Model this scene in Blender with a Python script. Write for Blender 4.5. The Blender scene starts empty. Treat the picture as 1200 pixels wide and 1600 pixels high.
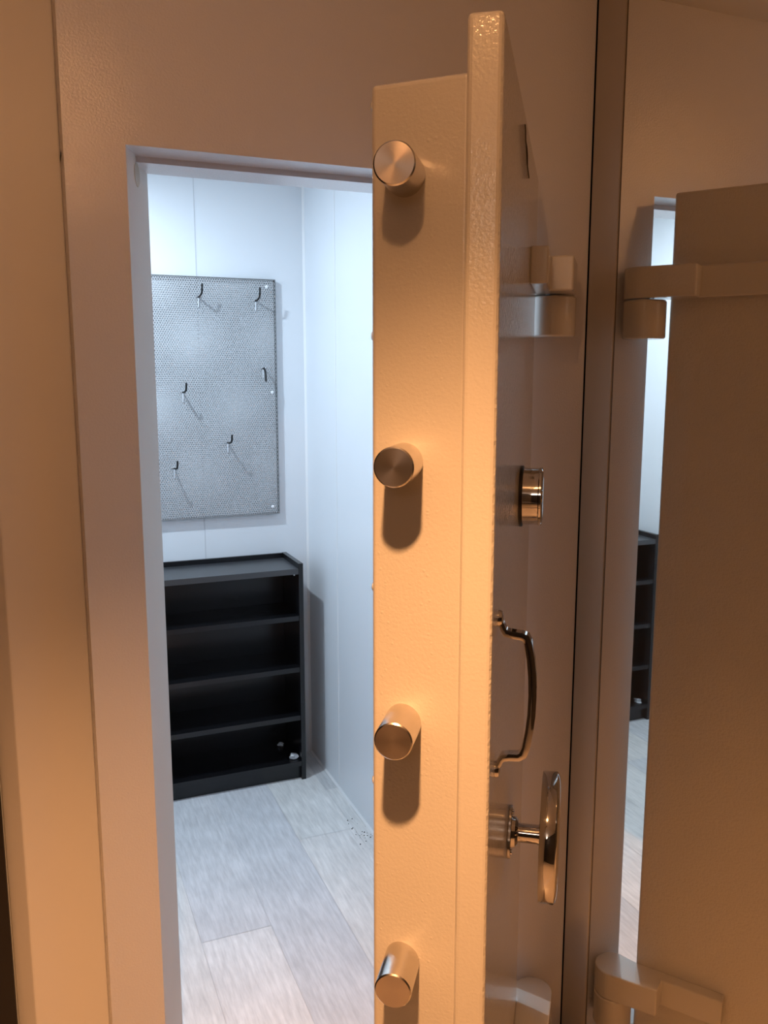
import bpy, bmesh, math, random
from mathutils import Vector, Matrix

C = bpy.context.scene.collection
scene = bpy.context.scene
PI = math.pi

# ---------------------------------------------------------------- camera
CAM_YAW, CAM_PITCH, F_PX = 0.3909, 0.1584, 1331.35
cam_data = bpy.data.cameras.new('camera')
cam = bpy.data.objects.new('camera', cam_data)
C.objects.link(cam)
cam.location = (0.0, -1.526, 1.600)
cam.rotation_euler = (PI / 2 - CAM_PITCH, 0.0, -CAM_YAW)
cam_data.sensor_fit = 'VERTICAL'
cam_data.sensor_height = 36.0
cam_data.lens = 36.0 * F_PX / 1600.0
cam_data.clip_start = 0.02
scene.camera = cam

# ---------------------------------------------------------------- world, lights, exposure
scene.view_settings.view_transform = 'Standard'
scene.view_settings.look = 'None'
scene.view_settings.gamma = 1.0
scene.view_settings.use_curve_mapping = False
scene.view_settings.exposure = 0.0

world = bpy.data.worlds.new('world')
scene.world = world
world.use_nodes = True
bg = world.node_tree.nodes['Background']
bg.inputs[0].default_value = (1.0, 0.72, 0.52, 1)
bg.inputs[1].default_value = 0.0

scene.cycles.max_bounces = 12
scene.cycles.diffuse_bounces = 6
scene.cycles.glossy_bounces = 6


def lamp(name, kind, loc, energy, color, radius, **kw):
    d = bpy.data.lights.new(name, kind)
    d.energy = energy
    d.color = color
    d.shadow_soft_size = radius
    for k, v in kw.items():
        setattr(d, k, v)
    o = bpy.data.objects.new(name, d)
    o.location = loc
    C.objects.link(o)
    return o


WARM = (1.0, 0.465, 0.178)
COOL = (0.70, 0.855, 1.0)
# recessed downlight of the lobby, just in front of and above the camera
lamp('lobby_downlight', 'SPOT', (0.04, -1.185, 2.335), 275.0, WARM, 0.03, spot_size=math.radians(99), spot_blend=0.92)
lamp('lobby_downlight_spill', 'POINT', (0.04, -1.185, 2.33), 8.0, WARM, 0.03)
# added fill light, more neutral, in the unseen rear of the lobby
lamp('lobby_rear_fill', 'POINT', (-0.9, -2.5, 2.15), 4.0, (1.0, 0.72, 0.55), 0.10)
# cool white lamp on the vault ceiling
lamp('vault_lamp', 'AREA', (0.12, 1.17, 2.335), 19.0, COOL, 0.0, shape='DISK', size=0.045)


# ---------------------------------------------------------------- materials
def new_mat(name):
    m = bpy.data.materials.new(name)
    m.use_nodes = True
    nt = m.node_tree
    b = nt.nodes['Principled BSDF']
    return m, nt, b


def node(nt, kind, **kw):
    n = nt.nodes.new(kind)
    for k, v in kw.items():
        if k.startswith('i_'):
            key = k[2:]
            key = int(key) if key.isdigit() else key.replace('_', ' ')
            n.inputs[key].default_value = v
        else:
            setattr(n, k, v)
    return n


def simple(name, col, rough=0.5, metal=0.0, **kw):
    m, nt, b = new_mat(name)
    b.inputs['Base Color'].default_value = (*col, 1)
    b.inputs['Roughness'].default_value = rough
    b.inputs['Metallic'].default_value = metal
    for k, v in kw.items():
        b.inputs[k.replace('_', ' ')].default_value = v
    return m


def mottled(name, col_a, col_b, scale, rough, metal=0.0, bump=0.0, bump_scale=200.0, coat=0.0, coat_rough=0.1,
            rough_var=0.0, stretch=(1, 1, 1), drops=0.0, dist=0.002):
    """procedural two-tone surface with an orange peel bump"""
    m, nt, b = new_mat(name)
    tc = node(nt, 'ShaderNodeTexCoord')
    mp = node(nt, 'ShaderNodeMapping')
    mp.inputs['Scale'].default_value = stretch
    nt.links.new(tc.outputs['Object'], mp.inputs[0])
    n1 = node(nt, 'ShaderNodeTexNoise', i_Scale=scale, i_Detail=4.0)
    nt.links.new(mp.outputs[0], n1.inputs['Vector'])
    mix = node(nt, 'ShaderNodeMix', data_type='RGBA')
    mix.inputs[6].default_value = (*col_a, 1)
    mix.inputs[7].default_value = (*col_b, 1)
    nt.links.new(n1.outputs['Fac'], mix.inputs[0])
    nt.links.new(mix.outputs[2], b.inputs['Base Color'])
    b.inputs['Roughness'].default_value = rough
    b.inputs['Metallic'].default_value = metal
    b.inputs['Coat Weight'].default_value = coat
    b.inputs['Coat Roughness'].default_value = coat_rough
    if rough_var:
        mr = node(nt, 'ShaderNodeMapRange')
        mr.inputs['To Min'].default_value = rough - rough_var
        mr.inputs['To Max'].default_value = rough + rough_var
        nt.links.new(n1.outputs['Fac'], mr.inputs['Value'])
        nt.links.new(mr.outputs[0], b.inputs['Roughness'])
    if bump:
        n2 = node(nt, 'ShaderNodeTexNoise', i_Scale=bump_scale, i_Detail=3.0, i_Roughness=0.55)
        nt.links.new(tc.outputs['Object'], n2.inputs['Vector'])
        h = n2.outputs['Fac']
        if drops:
            v = node(nt, 'ShaderNodeTexVoronoi', i_Scale=95.0)
            nt.links.new(tc.outputs['Object'], v.inputs['Vector'])
            r = node(nt, 'ShaderNodeMapRange')
            r.inputs['From Min'].default_value = 0.0
            r.inputs['From Max'].default_value = 0.22
            r.inputs['To Min'].default_value = 1.0
            r.inputs['To Max'].default_value = 0.0
            nt.links.new(v.outputs['Distance'], r.inputs['Value'])
            # only a share of the cells carries a drop
            sep = node(nt, 'ShaderNodeSeparateColor')
            nt.links.new(v.outputs['Color'], sep.inputs[0])
            gt = node(nt, 'ShaderNodeMath', operation='GREATER_THAN')
            gt.inputs[1].default_value = 0.72
            nt.links.new(sep.outputs[0], gt.inputs[0])
            mu = node(nt, 'ShaderNodeMath', operation='MULTIPLY')
            nt.links.new(r.outputs[0], mu.inputs[0])
            nt.links.new(gt.outputs[0], mu.inputs[1])
            ad = node(nt, 'ShaderNodeMath', operation='MULTIPLY_ADD')
            ad.inputs[1].default_value = drops
            nt.links.new(mu.outputs[0], ad.inputs[0])
            nt.links.new(h, ad.inputs[2])
            h = ad.outputs[0]
        bp = node(nt, 'ShaderNodeBump')
        bp.inputs['Strength'].default_value = bump
        bp.inputs['Distance'].default_value = dist
        nt.links.new(h, bp.inputs['Height'])
        nt.links.new(bp.outputs[0], b.inputs['Normal'])
        nt.links.new(bp.outputs[0], b.inputs['Coat Normal'])
    return m


M = {}
M['paint'] = mottled('warm_grey_door_paint', (0.60, 0.57, 0.53), (0.64, 0.61, 0.56), 3.0, 0.40, bump=0.16,
                     bump_scale=240.0, coat=1.0, coat_rough=0.06, drops=0.9, dist=0.0025)
M['outer_paint'] = mottled('orange_peel_door_paint', (0.60, 0.57, 0.53), (0.64, 0.61, 0.56), 3.0, 0.40, bump=0.75,
                           bump_scale=150.0, coat=1.0, coat_rough=0.04, dist=0.0026)
M['frame_paint'] = mottled('warm_grey_frame_paint', (0.65, 0.645, 0.69), (0.69, 0.685, 0.73), 3.0, 0.42, bump=0.20,
                           bump_scale=260.0, coat=0.8, coat_rough=0.04, drops=0.35, dist=0.0034)
M['jamb_paint'] = mottled('matt_jamb_paint', (0.66, 0.62, 0.59), (0.70, 0.66, 0.63), 6.0, 0.65)
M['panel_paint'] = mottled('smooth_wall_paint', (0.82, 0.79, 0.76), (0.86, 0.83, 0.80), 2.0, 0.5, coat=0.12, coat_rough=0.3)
M['trim_paint'] = mottled('brown_grey_trim_paint', (0.36, 0.32, 0.27), (0.42, 0.37, 0.31), 6.0, 0.35, bump=0.05, bump_scale=60, coat=0.4)
M['steel'] = mottled('brushed_steel', (0.62, 0.58, 0.54), (0.72, 0.68, 0.63), 60.0, 0.24, metal=1.0, rough_var=0.05)
M['chrome'] = simple('polished_chrome', (0.62, 0.60, 0.59), 0.04, 1.0)
M['dark_metal'] = simple('dark_metal', (0.03, 0.028, 0.026), 0.35, 0.6)
M['white_wall'] = mottled('white_wall_board', (0.79, 0.82, 0.855), (0.82, 0.85, 0.885), 4.0, 0.38, bump=0.03, bump_scale=250)
M['caulk'] = simple('white_caulk', (0.88, 0.89, 0.90), 0.4)
M['seam'] = simple('panel_joint', (0.62, 0.64, 0.67), 0.5)
M['ceiling'] = mottled('ceiling_paint', (0.82, 0.81, 0.78), (0.85, 0.84, 0.81), 8.0, 0.8)
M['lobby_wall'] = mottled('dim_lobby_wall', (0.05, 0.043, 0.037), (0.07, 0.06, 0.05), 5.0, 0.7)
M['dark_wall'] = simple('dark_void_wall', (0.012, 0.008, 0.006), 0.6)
M['lobby_floor'] = mottled('lobby_floor', (0.46, 0.39, 0.32), (0.54, 0.46, 0.38), 14.0, 0.4, stretch=(1, 8, 1))
M['board_metal'] = mottled('grey_powder_coated_sheet', (0.43, 0.435, 0.445), (0.53, 0.535, 0.545), 9.0, 0.45, metal=0.12)
M['edge_metal'] = simple('dark_sheet_edge', (0.20, 0.205, 0.21), 0.45, 0.2)  # darker grey than the perforated sheet
M['wire'] = simple('zinc_wire', (0.85, 0.86, 0.88), 0.2, 0.9)
M['black_vinyl'] = simple('black_vinyl', (0.004, 0.004, 0.005), 0.65)
M['black_wood'] = mottled('black_brown_laminate', (0.005, 0.005, 0.006), (0.009, 0.009, 0.011), 30.0, 0.26, stretch=(1, 12, 12))
M['black_top'] = mottled('black_top_laminate_sheen', (0.030, 0.031, 0.034), (0.040, 0.041, 0.045), 20.0, 0.34, stretch=(1, 12, 12))  # same laminate, with the reflected sheen of the top put into a lighter colour
M['black_top'].node_tree.nodes['Principled BSDF'].inputs['Specular IOR Level'].default_value = 0.9
M['filler'] = simple('tan_filler', (0.44, 0.38, 0.29), 0.5)
M['gasket'] = simple('dark_brown_joint', (0.10, 0.07, 0.045), 0.6)
M['dirt'] = simple('dark_dirt', (0.03, 0.022, 0.016), 0.8)

# clear crumpled plastic
m, nt, b = new_mat('clear_plastic_film')
b.inputs['Base Color'].default_value = (0.9, 0.93, 0.97, 1)
b.inputs['Roughness'].default_value = 0.12
b.inputs['Transmission Weight'].default_value = 0.45
b.inputs['IOR'].default_value = 1.4
M['plastic'] = m

# mirror finish of the right-hand wall, a little smudged
m, nt, b = new_mat('polished_mirror_panel')
tc = node(nt, 'ShaderNodeTexCoord')
n1 = node(nt, 'ShaderNodeTexNoise', i_Scale=5.0, i_Detail=6.0, i_Roughness=0.65)
nt.links.new(tc.outputs['Object'], n1.inputs['Vector'])
mr = node(nt, 'ShaderNodeMapRange')
mr.inputs['From Min'].default_value = 0.55
mr.inputs['From Max'].default_value = 0.8
mr.inputs['To Min'].default_value = 0.012
mr.inputs['To Max'].default_value = 0.06
nt.links.new(n1.outputs['Fac'], mr.inputs['Value'])
nt.links.new(mr.outputs[0], b.inputs['Roughness'])
b.inputs['Base Color'].default_value = (0.86, 0.84, 0.79, 1)
b.inputs['Metallic'].default_value = 0.97
M['mirror'] = m

# end face of the locking bolts: turned rings
m, nt, b = new_mat('turned_steel_end')
tc = node(nt, 'ShaderNodeTexCoord')
w = node(nt, 'ShaderNodeTexWave', wave_type='RINGS', rings_direction='Z')
w.inputs['Scale'].default_value = 260.0
w.inputs['Distortion'].default_value = 0.6
w.inputs['Detail'].default_value = 2.0
nt.links.new(tc.outputs['Object'], w.inputs['Vector'])
bp = node(nt, 'ShaderNodeBump')
bp.inputs['Strength'].default_value = 0.16
bp.inputs['Distance'].default_value = 0.0008
nt.links.new(w.outputs['Fac'], bp.inputs['Height'])
nt.links.new(bp.outputs[0], b.inputs['Normal'])
b.inputs['Base Color'].default_value = (0.62, 0.55, 0.50, 1)
b.inputs['Metallic'].default_value = 1.0
b.inputs['Roughness'].default_value = 0.30
M['bolt_end'] = m

# grey wood-look planks; each plank carries its own tone
m, nt, b = new_mat('grey_wood_planks')
tc = node(nt, 'ShaderNodeTexCoord')
mp = node(nt, 'ShaderNodeMapping')
mp.inputs['Scale'].default_value = (30.0, 3.0, 1.0)
nt.links.new(tc.outputs['Object'], mp.inputs[0])
n1 = node(nt, 'ShaderNodeTexNoise', i_Scale=3.0, i_Detail=6.0, i_Roughness=0.65)
nt.links.new(mp.outputs[0], n1.inputs['Vector'])
n3 = node(nt, 'ShaderNodeTexNoise', i_Scale=7.0, i_Detail=3.0)
nt.links.new(tc.outputs['Object'], n3.inputs['Vector'])
at = node(nt, 'ShaderNodeAttribute', attribute_name='tone')
r1 = node(nt, 'ShaderNodeMapRange')
r1.inputs['From Min'].default_value = 0.3
r1.inputs['From Max'].default_value = 0.7
r1.inputs['To Min'].default_value = 0.82
r1.inputs['To Max'].default_value = 1.14
nt.links.new(n1.outputs['Fac'], r1.inputs['Value'])
r2 = node(nt, 'ShaderNodeMapRange')
r2.inputs['From Min'].default_value = 0.3
r2.inputs['From Max'].default_value = 0.7
r2.inputs['To Min'].default_value = 0.93
r2.inputs['To Max'].default_value = 1.07
nt.links.new(n3.outputs['Fac'], r2.inputs['Value'])
mu = node(nt, 'ShaderNodeMath', operation='MULTIPLY')
nt.links.new(r1.outputs[0], mu.inputs[0])
nt.links.new(r2.outputs[0], mu.inputs[1])
mx = node(nt, 'ShaderNodeVectorMath', operation='SCALE')
nt.links.new(at.outputs['Color'], mx.inputs[0])
nt.links.new(mu.outputs[0], mx.inputs['Scale'])
nt.links.new(mx.outputs[0], b.inputs['Base Color'])
b.inputs['Roughness'].default_value = 0.45
M['planks'] = m


# ---------------------------------------------------------------- mesh helpers
def obj(name, bm, mat, parent=None, smooth=False, loc=None, bevel=0.0, seg=2, angle=35):
    me = bpy.data.meshes.new(name)
    bmesh.ops.recalc_face_normals(bm, faces=bm.faces)
    bm.to_mesh(me)
    bm.free()
    for mm in (mat if isinstance(mat, (list, tuple)) else [mat]):
        me.materials.append(mm)
    if smooth:
        for p in me.polygons:
            p.use_smooth = True
        try:
            me.set_sharp_from_angle(angle=math.radians(angle))
        except Exception:
            pass
    o = bpy.data.objects.new(name, me)
    C.objects.link(o)
    if parent:
        o.parent = parent
    if loc:
        o.location = loc
    if bevel:
        bv = o.modifiers.new('bevel', 'BEVEL')
        bv.width = bevel
        bv.segments = seg
        bv.limit_method = 'ANGLE'
        bv.angle_limit = math.radians(30)
    return o


def box(bm, x0, x1, y0, y1, z0, z1):
    v = [bm.verts.new(p) for p in ((x0, y0, z0), (x1, y0, z0), (x1, y1, z0), (x0, y1, z0),
                                   (x0, y0, z1), (x1, y0, z1), (x1, y1, z1), (x0, y1, z1))]
    for f in ((0, 3, 2, 1), (4, 5, 6, 7), (0, 1, 5, 4), (1, 2, 6, 5), (2, 3, 7, 6), (3, 0, 4, 7)):
        bm.faces.new([v[i] for i in f])
    return bm


def bx(*a):
    return box(bmesh.new(), *a)


def prism(bm, pts, z0, z1):
    lo = [bm.verts.new((p[0], p[1], z0)) for p in pts]
    hi = [bm.verts.new((p[0], p[1], z1)) for p in pts]
    n = len(pts)
    bm.faces.new(lo[::-1])
    bm.faces.new(hi)
    for i in range(n):
        j = (i + 1) % n
        bm.faces.new((lo[i], lo[j], hi[j], hi[i]))
    return bm


def lathe(bm, prof, n=48, mat_last=None):
    """profile of (radius, z) swept round local Z; closed at both ends"""
    rings = []
    for r, z in prof:
        if r < 1e-6:
            rings.append([bm.verts.new((0, 0, z))])
        else:
            rings.append([bm.verts.new((r * math.cos(2 * PI * k / n), r * math.sin(2 * PI * k / n), z)) for k in range(n)])
    for a, c in zip(rings, rings[1:]):
        for k in range(n):
            j = (k + 1) % n
            if len(a) == 1:
                bm.faces.new((a[0], c[k], c[j]))
            elif len(c) == 1:
                bm.faces.new((a[k], a[j], c[0]))
            else:
                bm.faces.new((a[k], a[j], c[j], c[k]))
    return bm


def sweep(bm, pts, section, up=Vector((0, 0, 1)), closed=False):
    """sweep a closed 2-D section (list of (s, t)) along a path of points"""
    pts = [Vector(p) for p in pts]
    rings = []
    n = len(pts)
    for i, p in enumerate(pts):
        a = pts[max(i - 1, 0)]
        c = pts[min(i + 1, n - 1)]
        t = (c - a).normalized()
        u = up - t * up.dot(t)
        if u.length < 1e-4:
            u = Vector((1, 0, 0)) - t * t.x
        u.normalize()
        s = t.cross(u)
        sc = section(i / (n - 1)) if callable(section) else section
        rings.append([bm.verts.new(p + s * q[0] + u * q[1]) for q in sc])
    k = len(rings[0])
    for r0, r1 in zip(rings, rings[1:]):
        for i in range(k):
            j = (i + 1) % k
            bm.faces.new((r0[i], r0[j], r1[j], r1[i]))
    bm.faces.new(rings[0][::-1])
    bm.faces.new(rings[-1])
    return bm


def circle(r, n=12):
    return [(r * math.cos(2 * PI * k / n), r * math.sin(2 * PI * k / n)) for k in range(n)]


def thing(name, label, cat, loc=(0, 0, 0), rot=None, group=None):
    o = bpy.data.objects.new(name, None)
    o.empty_display_size = 0.05
    C.objects.link(o)
    o.location = loc
    if rot:
        o.rotation_euler = rot
    o['label'] = label
    o['category'] = cat
    if group:
        o['group'] = group
    return o


def tag(o, label, cat, group=None):
    o['label'] = label
    o['category'] = cat
    if group:
        o['group'] = group
    return o


def struct(name, bm, mat, parent=None, **kw):
    o = obj(name, bm, mat, parent, **kw)
    if parent is None:
        o['kind'] = 'structure'
    return o


# ---------------------------------------------------------------- the setting: vault interior
RX, BY, CEIL = 1.0342, 1.8077, 2.357          # right wall, back wall, ceiling
LXI = -0.457                                    # inner left wall
YI = 0.1526                                    # inner side of the front wall
OX0, OX1, OZ = 0.170, 0.926, 1.975             # opening at the front face
FX0, FX1 = 0.0735, 1.0853                       # extents of the front steel panel

struct('wall_back', bx(LXI, RX, BY, BY + 0.05, 0, CEIL), M['white_wall'])
struct('wall_right', bx(RX, RX + 0.035, YI, BY + 0.05, 0, CEIL), M['white_wall'])
struct('wall_left', bx(LXI - 0.05, LXI, YI, BY + 0.05, 0, CEIL), M['white_wall'])
struct('ceiling', bx(LXI - 0.05, RX + 0.05, YI, BY + 0.05, CEIL, CEIL + 0.05), M['ceiling'])
# joints between the wall boards and the caulked corners
struct('trim_1', bx(0.6067, 0.6092, BY - 0.0016, BY - 0.0002, 0, CEIL), M['seam'])
struct('trim_2', bx(RX - 0.0016, RX - 0.0002, 1.4425, 1.4470, 0, CEIL), M['caulk'])
bm = bmesh.new()
prism(bm, [(RX - 0.0085, BY - 0.0002), (RX - 0.0002, BY - 0.0085), (RX - 0.0002, BY - 0.0002)], 0, CEIL)
struct('trim_3', bm, M['caulk'])
bm = bmesh.new()
for p in [(RX - 0.006, 0.0003), (RX - 0.0002, 0.006), (RX - 0.0002, 0.0003)]:
    pass
lo = [bm.verts.new((p[0], YI + 0.002, p[1])) for p in [(RX - 0.007, 0.0003), (RX - 0.0002, 0.007), (RX - 0.0002, 0.0003)]]
hi = [bm.verts.new((p[0], BY - 0.009, p[1])) for p in [(RX - 0.007, 0.0003), (RX - 0.0002, 0.007), (RX - 0.0002, 0.0003)]]
bm.faces.new(lo); bm.faces.new(hi[::-1])
for i in range(3):
    j = (i + 1) % 3
    bm.faces.new((lo[i], lo[j], hi[j], hi[i]))
struct('baseboard_right', bm, M['caulk'])

# plank floor: one mesh, every plank an island with its own tone
bm = bmesh.new()
tone = bm.loops.layers.float_color.new('tone')
T_A, T_B, T_C, T_D = (0.73, 0.735, 0.76), (0.80, 0.79, 0.78), (0.70, 0.71, 0.74), (0.62, 0.63, 0.64)
columns = [(-0.676, [0.16, 0.9, 1.85], [T_A, T_C]), (-0.467, [0.16, 0.6, 1.85], [T_B, T_A]),
           (-0.260, [0.16, 1.2, 1.85], [T_A, T_B]), (-0.053, [0.16, 0.4, 1.85], [T_C, T_B]),
           (0.154, [0.16, 1.1, 1.85], [T_B, (0.80,0.78,0.75)]), (0.360, [0.16, 0.716, 1.85], [(0.82, 0.81, 0.81), T_A]),
           (0.5645, [0.16, 1.60, 1.85], [T_C, T_A]), (0.776, [0.16, 1.138, 1.85], [T_B, (0.78,0.78,0.77)]),
           (0.980, [0.16, 1.447, 1.85], [(0.74,0.74,0.73), T_D])]
for i, (x0, ys, tones) in enumerate(columns):
    x1 = columns[i + 1][0] if i + 1 < len(columns) else RX + 0.03
    for (y0, y1), t in zip(zip(ys, ys[1:]), tones):
        g = 0.0006
        vs = [bm.verts.new(p) for p in ((x0 + g, y0 + g, 0), (x1 - g, y0 + g, 0), (x1 - g, y1 - g, 0), (x0 + g, y1 - g, 0))]
        f = bm.faces.new(vs)
        for l in f.loops:
            l[tone] = (*t, 1)
fl = struct('floor', bm, M['planks'])
struct('floor_base', bx(LXI - 0.05, RX + 0.03, 0.0, BY + 0.05, -0.05, -0.0015), M['seam'])

# ---------------------------------------------------------------- front steel wall with the splayed opening
SPL = 0.053                                    # splay of the jambs
XI0, XI1 = OX0 + SPL, OX1 - SPL + 0.012
ZST, YST = OZ - 0.010, 0.070                   # small step in the lintel
bm = bmesh.new()
prism(bm, [(FX0, 0), (OX0, 0), (XI0, YI), (FX0, YI)], 0, OZ)                    # left upright
prism(bm, [(OX1, 0), (FX1, 0), (FX1, YI), (XI1, YI)], 0, OZ)                    # right upright
# lintel, stepped underneath
prof = [(0, OZ), (YST, OZ), (YST, ZST), (YI, ZST), (YI, CEIL), (0, CEIL)]
lo = [bm.verts.new((FX0, p[0], p[1])) for p in prof]
hi = [bm.verts.new((FX1, p[0], p[1])) for p in prof]
bm.faces.new(lo); bm.faces.new(hi[::-1])
for i in range(len(prof)):
    j = (i + 1) % len(prof)
    bm.faces.new((lo[i], lo[j], hi[j], hi[i]))
bmesh.ops.remove_doubles(bm, verts=bm.verts, dist=1e-5)
bm.normal_update()
for f in bm.faces:
    if abs(f.normal.x) > 0.5 and 0.0 < f.calc_center_median().y < YI and OX0 < f.calc_center_median().x < OX1:
        f.material_index = 1
front = struct('wall_front', bm, [M['frame_paint'], M['jamb_paint']])
struct('trim_4', bx(LXI - 0.05, FX0, YI, YI + 0.004, 0, CEIL), M['white_wall'])   # inner face left of the opening

# round filled hole in the left jamb
bm = bmesh.new()
lathe(bm, [(0, 0), (0.020, 0), (0.0195, 0.0008), (0, 0.0008)], 40)
hole = obj('filled_hole', bm, M['filler'], front)
hole['label'] = 'tan round filled hole'
jdir = Vector((SPL, YI, 0)).normalized()
jn = Vector((jdir.y, -jdir.x, 0))
hole.matrix_world = Matrix.Translation((OX0 + SPL * 0.47, YI * 0.47, 1.944)) @ jn.to_track_quat('Z', 'Y').to_matrix().to_4x4()

# fixed halves of the two hinges, welded to the front wall
KX, KY, KR = 0.975, -0.0465, 0.0437
for z0, z1 in ((1.676, 1.7545), (0.076, 0.1565)):
    bm = bmesh.new()
    lathe(bm, [(0, z0), (KR - 0.003, z0), (KR, z0 + 0.003), (KR, z1 - 0.003), (KR - 0.003, z1), (0.018, z1), (0.018, z1 + 0.0022), (0, z1 + 0.0022)], 56)
    obj('hinge_knuckle', bm, M['paint'], front, smooth=True, loc=(KX, KY, 0))

# ---------------------------------------------------------------- wall surfaces beside the front wall
# narrow panel left of the front wall, set back, with a turned edge
PB = 0.115
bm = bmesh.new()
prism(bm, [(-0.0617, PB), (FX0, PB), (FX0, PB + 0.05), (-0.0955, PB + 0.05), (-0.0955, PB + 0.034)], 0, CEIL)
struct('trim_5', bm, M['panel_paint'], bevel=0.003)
struct('wall_corner', bx(-1.65, -0.0965, 0.130, 0.150, 0, CEIL), M['dark_wall'])
# right side wall: painted strip, then a mirror-finished panel
SX = 1.0871
struct('trim_6', bx(SX, SX + 0.02, -0.0905, -0.002, 0, CEIL), M['trim_paint'], bevel=0.002)
struct('trim_7', bx(SX + 0.003, SX + 0.02, -0.0980, -0.0905, 0, CEIL), M['gasket'])
struct('wall_mirror', bx(SX, SX + 0.02, -3.0, -0.0980, 0, CEIL), M['mirror'])
# the rest of the lobby
struct('ceiling_lobby', bx(-1.65, SX + 0.02, -3.05, 0.15, CEIL, CEIL + 0.05), M['ceiling'])
struct('floor_lobby', bx(-1.65, SX + 0.02, -3.05, 0.0, -0.05, -0.001), M['lobby_floor'])
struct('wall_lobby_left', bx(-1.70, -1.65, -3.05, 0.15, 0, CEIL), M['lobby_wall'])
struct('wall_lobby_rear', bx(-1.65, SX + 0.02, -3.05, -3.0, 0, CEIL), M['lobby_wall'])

# ---------------------------------------------------------------- vault door
# local frame of the door: X runs from the hinge edge to the free edge, -Y is the outer face's normal
DW = 0.7826
door = thing('vault_door', 'thick warm grey steel vault door swung half open, locking bolts on its edge', 'door', (0.923, -0.061, 0))
ax = Vector((-0.57391, -0.81892, 0))
bxn = Vector((-0.81892, 0.57391, 0))
# local x = a, local y = b (towards the vault side), z up;  a x b = +z ?
zz = ax.cross(bxn)
SGN = 1.0 if zz.z > 0 else -1.0
# (a, b, z) is left-handed when SGN < 0, so local y = SGN*b
door.rotation_euler = (0, 0, math.atan2(ax.y, ax.x))


def L(a, b_, z):
    return (a, SGN * b_, z)


def dprism(pts, z0, z1):
    return prism(bmesh.new(), [(p[0], SGN * p[1]) for p in pts], z0, z1)


FT = 0.039
obj('outer_plate', dprism([(0, 0), (DW, 0), (DW, FT), (0, FT)], 0.040, 1.972), [M['paint'], M['outer_paint']], door, bevel=0.006, seg=3)
for p in door.children[0].data.polygons:
    if abs(p.center.y) < 1e-4:
        p.material_index = 1                    # the broad outer face has a coarser orange peel
obj('body', dprism([(0.035, FT - 0.001), (0.7537, FT - 0.001), (0.7326, 0.1535), (0.052, 0.1535)], 0.090, 1.924), M['paint'], door, bevel=0.006, seg=4)

BOLT_R, BOLT_L = 0.0232, 0.0625
for z in (1.8225, 1.4990, 1.1745, 0.8478):
    bm = bmesh.new()
    Lb = BOLT_L + 0.012
    lathe(bm, [(0, 0), (BOLT_R, 0), (BOLT_R, Lb - 0.0016), (BOLT_R - 0.0016, Lb), (0, Lb)], 64)
    for f in bm.faces:
        if f.calc_center_median().z > Lb - 0.0001:
            f.material_index = 1
    o = obj('locking_bolt', bm, [M['steel'], M['bolt_end']], door, smooth=True, angle=25)
    o.location = L(0.7402 - 0.012, 0.1118, z)
    o.rotation_euler = (0, PI / 2, 0)
    # dark clearance ring round the bolt where it leaves the edge
# screws of the inner cover, seen as bumps along the inner edge
for z in (1.905, 1.647, 1.340, 1.083):
    bm = bmesh.new()
    lathe(bm, [(0, 0), (0.006, 0), (0.006, 0.0015), (0.004, 0.003), (0, 0.0035)], 20)
    o = obj('cover_screw', bm, M['paint'], door, smooth=True)
    o.matrix_local = Matrix.Translation(L(0.7195, 0.1533, z)) @ Vector((0, SGN, 0)).to_track_quat('Z', 'Y').to_matrix().to_4x4()

# cracked, wrinkled paint near the top of the outer face
for pts, r in (([(0.437, 1.9516), (0.4235, 1.948), (0.4143, 1.9358), (0.3930, 1.930), (0.3722, 1.9147), (0.3352, 1.9091), (0.3156, 1.9057)], 0.0012),
               ([(0.4143, 1.9358), (0.3800, 1.9345), (0.3646, 1.9280), (0.3560, 1.9150)], 0.0010)):
    bm = bmesh.new()
    sweep(bm, [L(p[0], -0.0003, p[1]) for p in pts], circle(r, 6), up=Vector((0, 1, 0)))
    obj('paint_crack', bm, M['dirt'], door)

# moving halves of the hinges
ca, cb = -0.0421, -0.0340
arc = [(ca + KR * math.cos(t), cb + KR * math.sin(t)) for t in [math.radians(d) for d in range(-90, -271, -9)]]
outline = [(0.200, 0.0005), (0.200, -0.030), (0.068, -0.030), (0.068, -0.0720)] + arc + [(-0.004, 0.0005)]
for z0, z1 in ((1.757, 1.820), (0.159, 0.224)):
    o = obj('hinge_arm', dprism(outline, z0, z1), M['paint'], door, bevel=0.003, seg=2)

# lock dial
OUT = Vector((0, -SGN, 0))
QOUT = OUT.to_track_quat('Z', 'Y').to_matrix().to_4x4()


def on_face(a, z, off=0.0):
    return Matrix.Translation(L(a, -off, z)) @ QOUT


bm = bmesh.new()
lathe(bm, [(0, 0.004), (0.047, 0.004), (0.047, 0.030), (0.0485, 0.0315), (0.0485, 0.0345), (0.046, 0.036), (0.040, 0.0345), (0.012, 0.034), (0.010, 0.036), (0, 0.036)], 64)
dial = obj('lock_dial', bm, M['chrome'], door, smooth=True, angle=40)
dial.matrix_local = on_face(0.321, 1.4043)
bm = bmesh.new()
lathe(bm, [(0, 0), (0.0505, 0), (0.0505, 0.004), (0.049, 0.0055), (0, 0.0055)], 64)
ring = obj('dial_base', bm, M['dark_metal'], dial, smooth=True)

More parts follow.
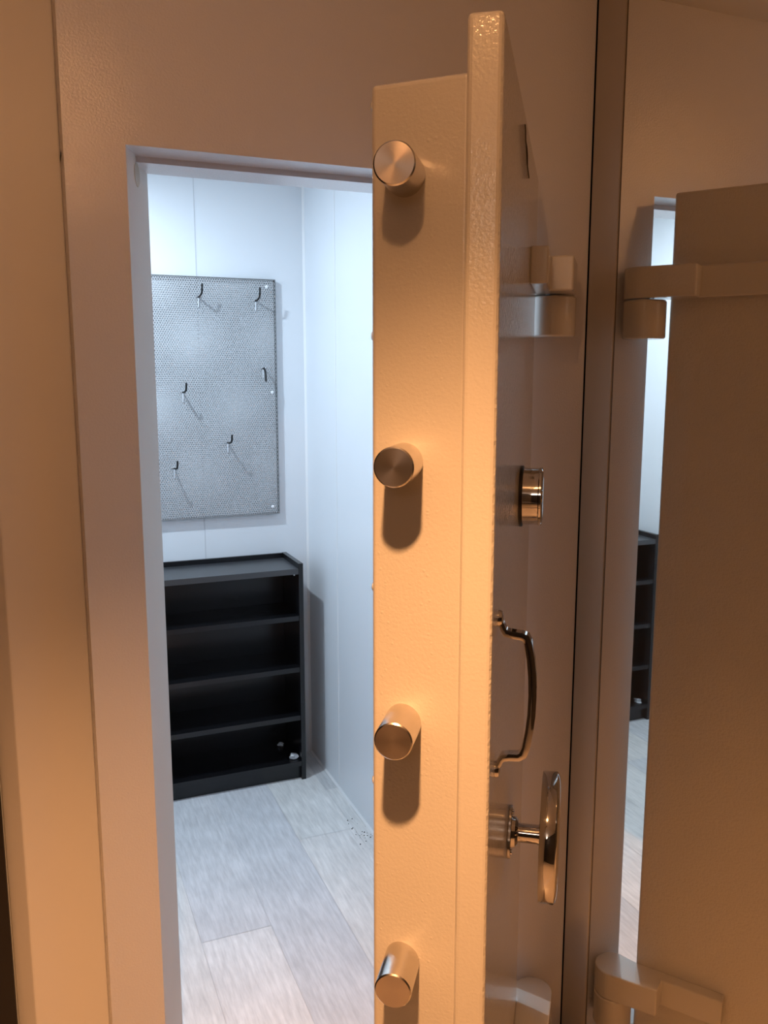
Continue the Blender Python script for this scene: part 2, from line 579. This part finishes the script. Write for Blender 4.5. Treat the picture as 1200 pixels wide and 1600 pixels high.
# pull handle: a bowed flat bar on two short posts with turned-out feet
pts2 = [(0.0000, 0.0985), (0.0045, 0.0930), (0.0070, 0.0870), (0.0100, 0.0830), (0.0180, 0.0812), (0.0290, 0.0805), (0.0345, 0.0785), (0.0372, 0.0720),
        (0.0410, 0.0520), (0.0435, 0.0300), (0.0445, 0.0050), (0.0438, -0.0200), (0.0415, -0.0430), (0.0380, -0.0640), (0.0345, -0.0740), (0.0290, -0.0775),
        (0.0180, -0.0785), (0.0100, -0.0800), (0.0070, -0.0840), (0.0045, -0.0900), (0.0000, -0.0960)]
bm = bmesh.new()
HZ, HA = 1.2040, 0.703
path = [L(HA, -p[0], HZ + p[1]) for p in pts2]


def hsec(t):
    k = 0.0050 if 0.25 < t < 0.75 else (0.0046 if 0.12 < t < 0.88 else 0.0034)
    wd = 0.0075 if 0.2 < t < 0.8 else 0.0065
    return [(-k, -wd), (-k * 0.4, -wd * 1.1), (k * 0.4, -wd * 1.1), (k, -wd), (k, wd), (k * 0.4, wd * 1.1), (-k * 0.4, wd * 1.1), (-k, wd)]


sweep(bm, path, hsec, up=Vector((1, 0, 0)))
pull = obj('pull_handle', bm, M['chrome'], door, smooth=True, angle=50)
for s in (0.1000, -0.0985):
    bm = bmesh.new()
    lathe(bm, [(0, 0), (0.0105, 0), (0.0105, 0.002), (0.009, 0.005), (0.004, 0.0065), (0, 0.007)], 28)
    o = obj('handle_foot', bm, M['chrome'], pull, smooth=True)
    o.matrix_local = on_face(HA, HZ + s)

# wheel handle
WA, WZ = 0.402, 0.8530
bm = bmesh.new()
lathe(bm, [(0, 0.048), (0.0165, 0.048), (0.0165, 0.0515), (0.1005, 0.0520), (0.1022, 0.0526), (0.1030, 0.0540), (0.1030, 0.0755), (0.1020, 0.0772), (0.0970, 0.0800),
           (0.0900, 0.0820), (0.0800, 0.0820), (0.0760, 0.0775), (0.0740, 0.0700), (0.0300, 0.0690), (0.0260, 0.0760), (0.0160, 0.0800), (0, 0.0810)], 96)
wheel = obj('wheel_handle', bm, M['chrome'], door, smooth=True, angle=40)
wheel.matrix_local = on_face(WA, WZ)
bm = bmesh.new()
lathe(bm, [(0, 0.008), (0.0155, 0.008), (0.0155, 0.0490), (0, 0.0490)], 40)
obj('spindle', bm, M['chrome'], wheel, smooth=True)
bm = bmesh.new()
ros = []
for d in range(0, 360, 6):
    t = math.radians(d)
    r = 0.040 + 0.0055 * math.cos(3 * (t - PI / 2))
    ros.append((r * math.cos(t), r * math.sin(t)))
prism(bm, ros, 0.0, 0.0055)
obj('rosette', bm, M['chrome'], wheel, smooth=True, bevel=0.001)
bm = bmesh.new()
lathe(bm, [(0, 0.005), (0.026, 0.005), (0.0245, 0.011), (0.019, 0.0155), (0, 0.0160)], 40)
obj('collar', bm, M['chrome'], wheel, smooth=True)
for k in range(3):
    t = PI / 2 + k * 2 * PI / 3
    bm = bmesh.new()
    lathe(bm, [(0, 0.005), (0.0045, 0.005), (0.004, 0.0078), (0, 0.0085)], 16)
    obj('rosette_screw', bm, M['chrome'], wheel, smooth=True, loc=(0.036 * math.cos(t), 0.036 * math.sin(t), 0))

# ---------------------------------------------------------------- bookcase
PT = 0.018


def bookcase(BX0, BX1, BF, BB, BH, label):
    case = thing('bookcase', label, 'bookcase', ((BX0 + BX1) / 2, BF, 0), group='black bookcases along the white back wall')
    cx = (BX0 + BX1) / 2

    def cpart(name, x0, x1, y0, y1, z0, z1, parent=case, mat='black_wood', bevel=0.0008):
        return obj(name, bx(x0 - cx, x1 - cx, y0 - BF, y1 - BF, z0, z1), M[mat], parent, bevel=bevel)

    for x0, x1 in ((BX0, BX0 + PT), (BX1 - PT, BX1)):
        cpart('side_panel', x0, x1, BF, BB, 0, BH)
    cpart('top_panel', BX0 + PT, BX1 - PT, BF + 0.001, BB - 0.012, 0.844, 0.866, mat='black_top')
    cpart('back_panel', BX0 + PT, BX1 - PT, BB - 0.012, BB, 0.02, BH - 0.001)
    for z in (0.6575, 0.449, 0.2500):
        s = cpart('shelf', BX0 + PT, BX1 - PT, BF + 0.004, BB - 0.012, z, z + 0.020)
        for xx in (BX0 + PT + 0.0002, BX1 - PT - 0.0102):
            for yy in (BF + 0.045, BB - 0.05):
                bm = bmesh.new()
                lathe(bm, [(0, 0), (0.004, 0), (0.004, 0.010), (0, 0.010)], 12)
                p = obj('shelf_pin', bm, M['wire'], s, smooth=True, loc=(xx - cx, yy - BF, z - 0.0042))
                p.rotation_euler = (0, PI / 2, 0)
    cpart('bottom_panel', BX0 + PT, BX1 - PT, BF + 0.001, BB - 0.012, 0.058, 0.078)
    cpart('kick_plate', BX0 + PT, BX1 - PT, BF + 0.022, BF + 0.038, 0.0, 0.058)
    bm = bmesh.new()
    lathe(bm, [(0, 0), (0.0045, 0), (0.004, 0.006), (0, 0.007)], 14)
    obj('cam_fitting', bm, M['wire'], case, smooth=True, loc=(BX1 - PT - cx - 0.012, 0.020, 0.837))
    return case


bookcase(0.249, 0.936, 1.565, 1.7995, 0.886, 'low black open bookcase with four empty tiers below the pegboard')
bookcase(-0.440, 0.245, 1.525, 1.7595, 0.886, 'black open bookcase seen only in the mirror strip right of the door')


def crumple(name, loc, r, seed, label):
    random.seed(seed)
    bm = bmesh.new()
    bmesh.ops.create_icosphere(bm, subdivisions=2, radius=r)
    for v in bm.verts:
        d = v.co.normalized()
        k = 0.45 + 0.85 * random.random() + 0.2 * math.sin(9 * d.x + seed) * math.cos(7 * d.y)
        v.co = d * r * k
        v.co.z = max(v.co.z * 0.75, -r * 0.5)
    o = obj(name, bm, M['plastic'], loc=(loc[0], loc[1], loc[2] + r * 0.5))
    return tag(o, label, 'plastic scrap', 'plastic scraps on the bottom tiers')


crumple('plastic_scrap', (0.896, 1.600, 0.0782), 0.017, 3, 'bright crumpled clear plastic scrap at the front right of the bottom tier below the pegboard')
crumple('plastic_scrap', (0.878, 1.735, 0.0782), 0.013, 8, 'dim crumpled plastic scrap at the back of the bottom tier')
crumple('plastic_scrap', (-0.395, 1.560, 0.0782), 0.016, 11, 'crumpled clear plastic scrap in the bookcase seen in the mirror strip')

# ---------------------------------------------------------------- perforated board on the back wall
PX0, PX1, PZ0, PZ1 = 0.296, 0.9055, 1.0520, 1.9665
PY = BY - 0.024                                 # front face of the sheet
board = thing('pegboard', 'grey perforated metal pegboard fixed to the white wall above the bookcase', 'pegboard', ((PX0 + PX1) / 2, BY, PZ0))
px, pz = 0.00907, 0.00907 * math.sqrt(3) / 2
R_H = 0.00335
bm_verts, bm_faces = [], []
nx = int((PX1 - PX0) / px)
nz = int((PZ1 - PZ0) / pz)
ox, oz = (PX0 + PX1) / 2, PZ0
key = {}


def vid(x, z):
    k = (round(x * 2e5), round(z * 2e5))
    if k not in key:
        key[k] = len(bm_verts)
        bm_verts.append((x - ox, PY - BY, z - oz))
    return key[k]


RC = px / math.sqrt(3)
for j in range(nz):
    for i in range(nx):
        cxh = PX0 + (i + 0.5 + (0.5 if j % 2 else 0.0)) * px
        czh = PZ0 + (j + 0.6) * pz
        if cxh > PX1 - 0.45 * px:
            continue
        outer, inner = [], []
        for k in range(6):
            t = math.radians(30 + 60 * k)
            outer.append(vid(cxh + RC * math.cos(t), czh + RC * math.sin(t)))
            inner.append(vid(cxh + R_H * math.cos(t), czh + R_H * math.sin(t)))
        for k in range(6):
            q = (k + 1) % 6
            bm_faces.append((outer[k], outer[q], inner[q], inner[k]))
me = bpy.data.meshes.new('perforated_sheet')
me.from_pydata(bm_verts, [], bm_faces)
me.materials.append(M['board_metal'])
sheet = bpy.data.objects.new('perforated_sheet', me)
C.objects.link(sheet)
sheet.parent = board
so = sheet.modifiers.new('solid', 'SOLIDIFY')
so.thickness = 0.0012
so.offset = 0
# turned edges of the sheet
e = 0.0022
bm = bmesh.new()
W2 = (PX1 - PX0) / 2
HH = PZ1 - PZ0
box(bm, -W2 - e, W2 + e, PY - BY - 0.0008, -0.002, -e, 0.0012)
box(bm, -W2 - e, W2 + e, PY - BY - 0.0008, -0.002, HH - 0.0012, HH + e)
box(bm, -W2 - e, -W2 + 0.0014, PY - BY - 0.0008, -0.002, 0.0012, HH - 0.0012)
box(bm, W2 - 0.0014, W2 + e, PY - BY - 0.0008, -0.002, 0.0012, HH - 0.0012)
obj('turned_edge', bm, M['edge_metal'], board)
for x, z in ((0.8722, 1.9401), (0.8862, 1.536), (0.8795, 1.0794)):
    bm = bmesh.new()
    lathe(bm, [(0, 0), (0.0065, 0), (0.006, 0.002), (0.003, 0.0035), (0, 0.0038)], 20)
    o = obj('screw', bm, M['caulk'], board, smooth=True)
    o.matrix_local = Matrix.Translation((x - ox, PY - BY - 0.0006, z - oz)) @ Vector((0, -1, 0)).to_track_quat('Z', 'Y').to_matrix().to_4x4()


def make_hook(x, z, reach, tip, label, down=False):
    t = thing('pegboard_hook', label, 'hook', (x, PY - 0.001, z), group='hooks on the pegboard')
    bm = bmesh.new()
    # wire back: short cross bar, then the leg lying on the board
    sweep(bm, [(-0.011, -0.0022, 0.004), (0, -0.0022, 0.0045), (0.011, -0.0022, 0.004)], circle(0.0025, 8))
    sweep(bm, [(0, -0.0022, 0.005), (0, -0.0035, -0.006), (-0.0008, -0.0032, -0.034)], circle(0.0028, 8), up=Vector((1, 0, 0)))
    obj('wire_back', bm, M['wire'], t, smooth=True, angle=60)
    s = -1 if down else 1
    bm = bmesh.new()
    path = [(0, -0.002, 0.002), (0.000, -reach * 0.45, 0.004), (0, -reach * 0.9, 0.010 * s), (0, -reach * 1.0, 0.018 * s), (0, -reach * 1.08, 0.018 * s + tip * s)]
    sweep(bm, path, circle(0.0036, 10), up=Vector((1, 0, 0)))
    o = obj('arm', bm, M['black_vinyl'], t, smooth=True, angle=60)
    o['label'] = 'black vinyl-coated arm'
    return t


make_hook(0.6080, 1.8900, 0.080, 0.026, 'black-armed hook highest on the pegboard, at its top middle')
make_hook(0.8270, 1.8830, 0.070, 0.028, 'black-armed hook in the top right corner of the pegboard')
make_hook(0.5380, 1.5360, 0.080, 0.020, 'black-armed hook halfway up the left side of the pegboard')
make_hook(0.7030, 1.3400, 0.080, 0.020, 'black-armed hook low in the middle of the pegboard, right of its lowest hook')
make_hook(0.4950, 1.2480, 0.080, 0.020, 'lowest black-armed hook, near the lower left of the pegboard')
make_hook(0.8510, 1.6260, 0.040, 0.030, 'short hook with its arm turned down, beside the right edge of the pegboard', down=True)

# crumbs of dirt on the floor by the right wall
random.seed(5)
bm = bmesh.new()
for k in range(26):
    x = 0.985 + random.gauss(0, 0.018)
    y = 1.085 + random.gauss(0, 0.05)
    x = min(x, RX - 0.012)
    r = random.uniform(0.0008, 0.0026)
    bmesh.ops.create_icosphere(bm, subdivisions=1, radius=r, matrix=Matrix.Translation((x, y, r * 0.6)))
d = obj('floor_dirt', bm, M['dirt'])
d['kind'] = 'stuff'
tag(d, 'scatter of small dark crumbs on the plank floor near the right wall', 'dirt')
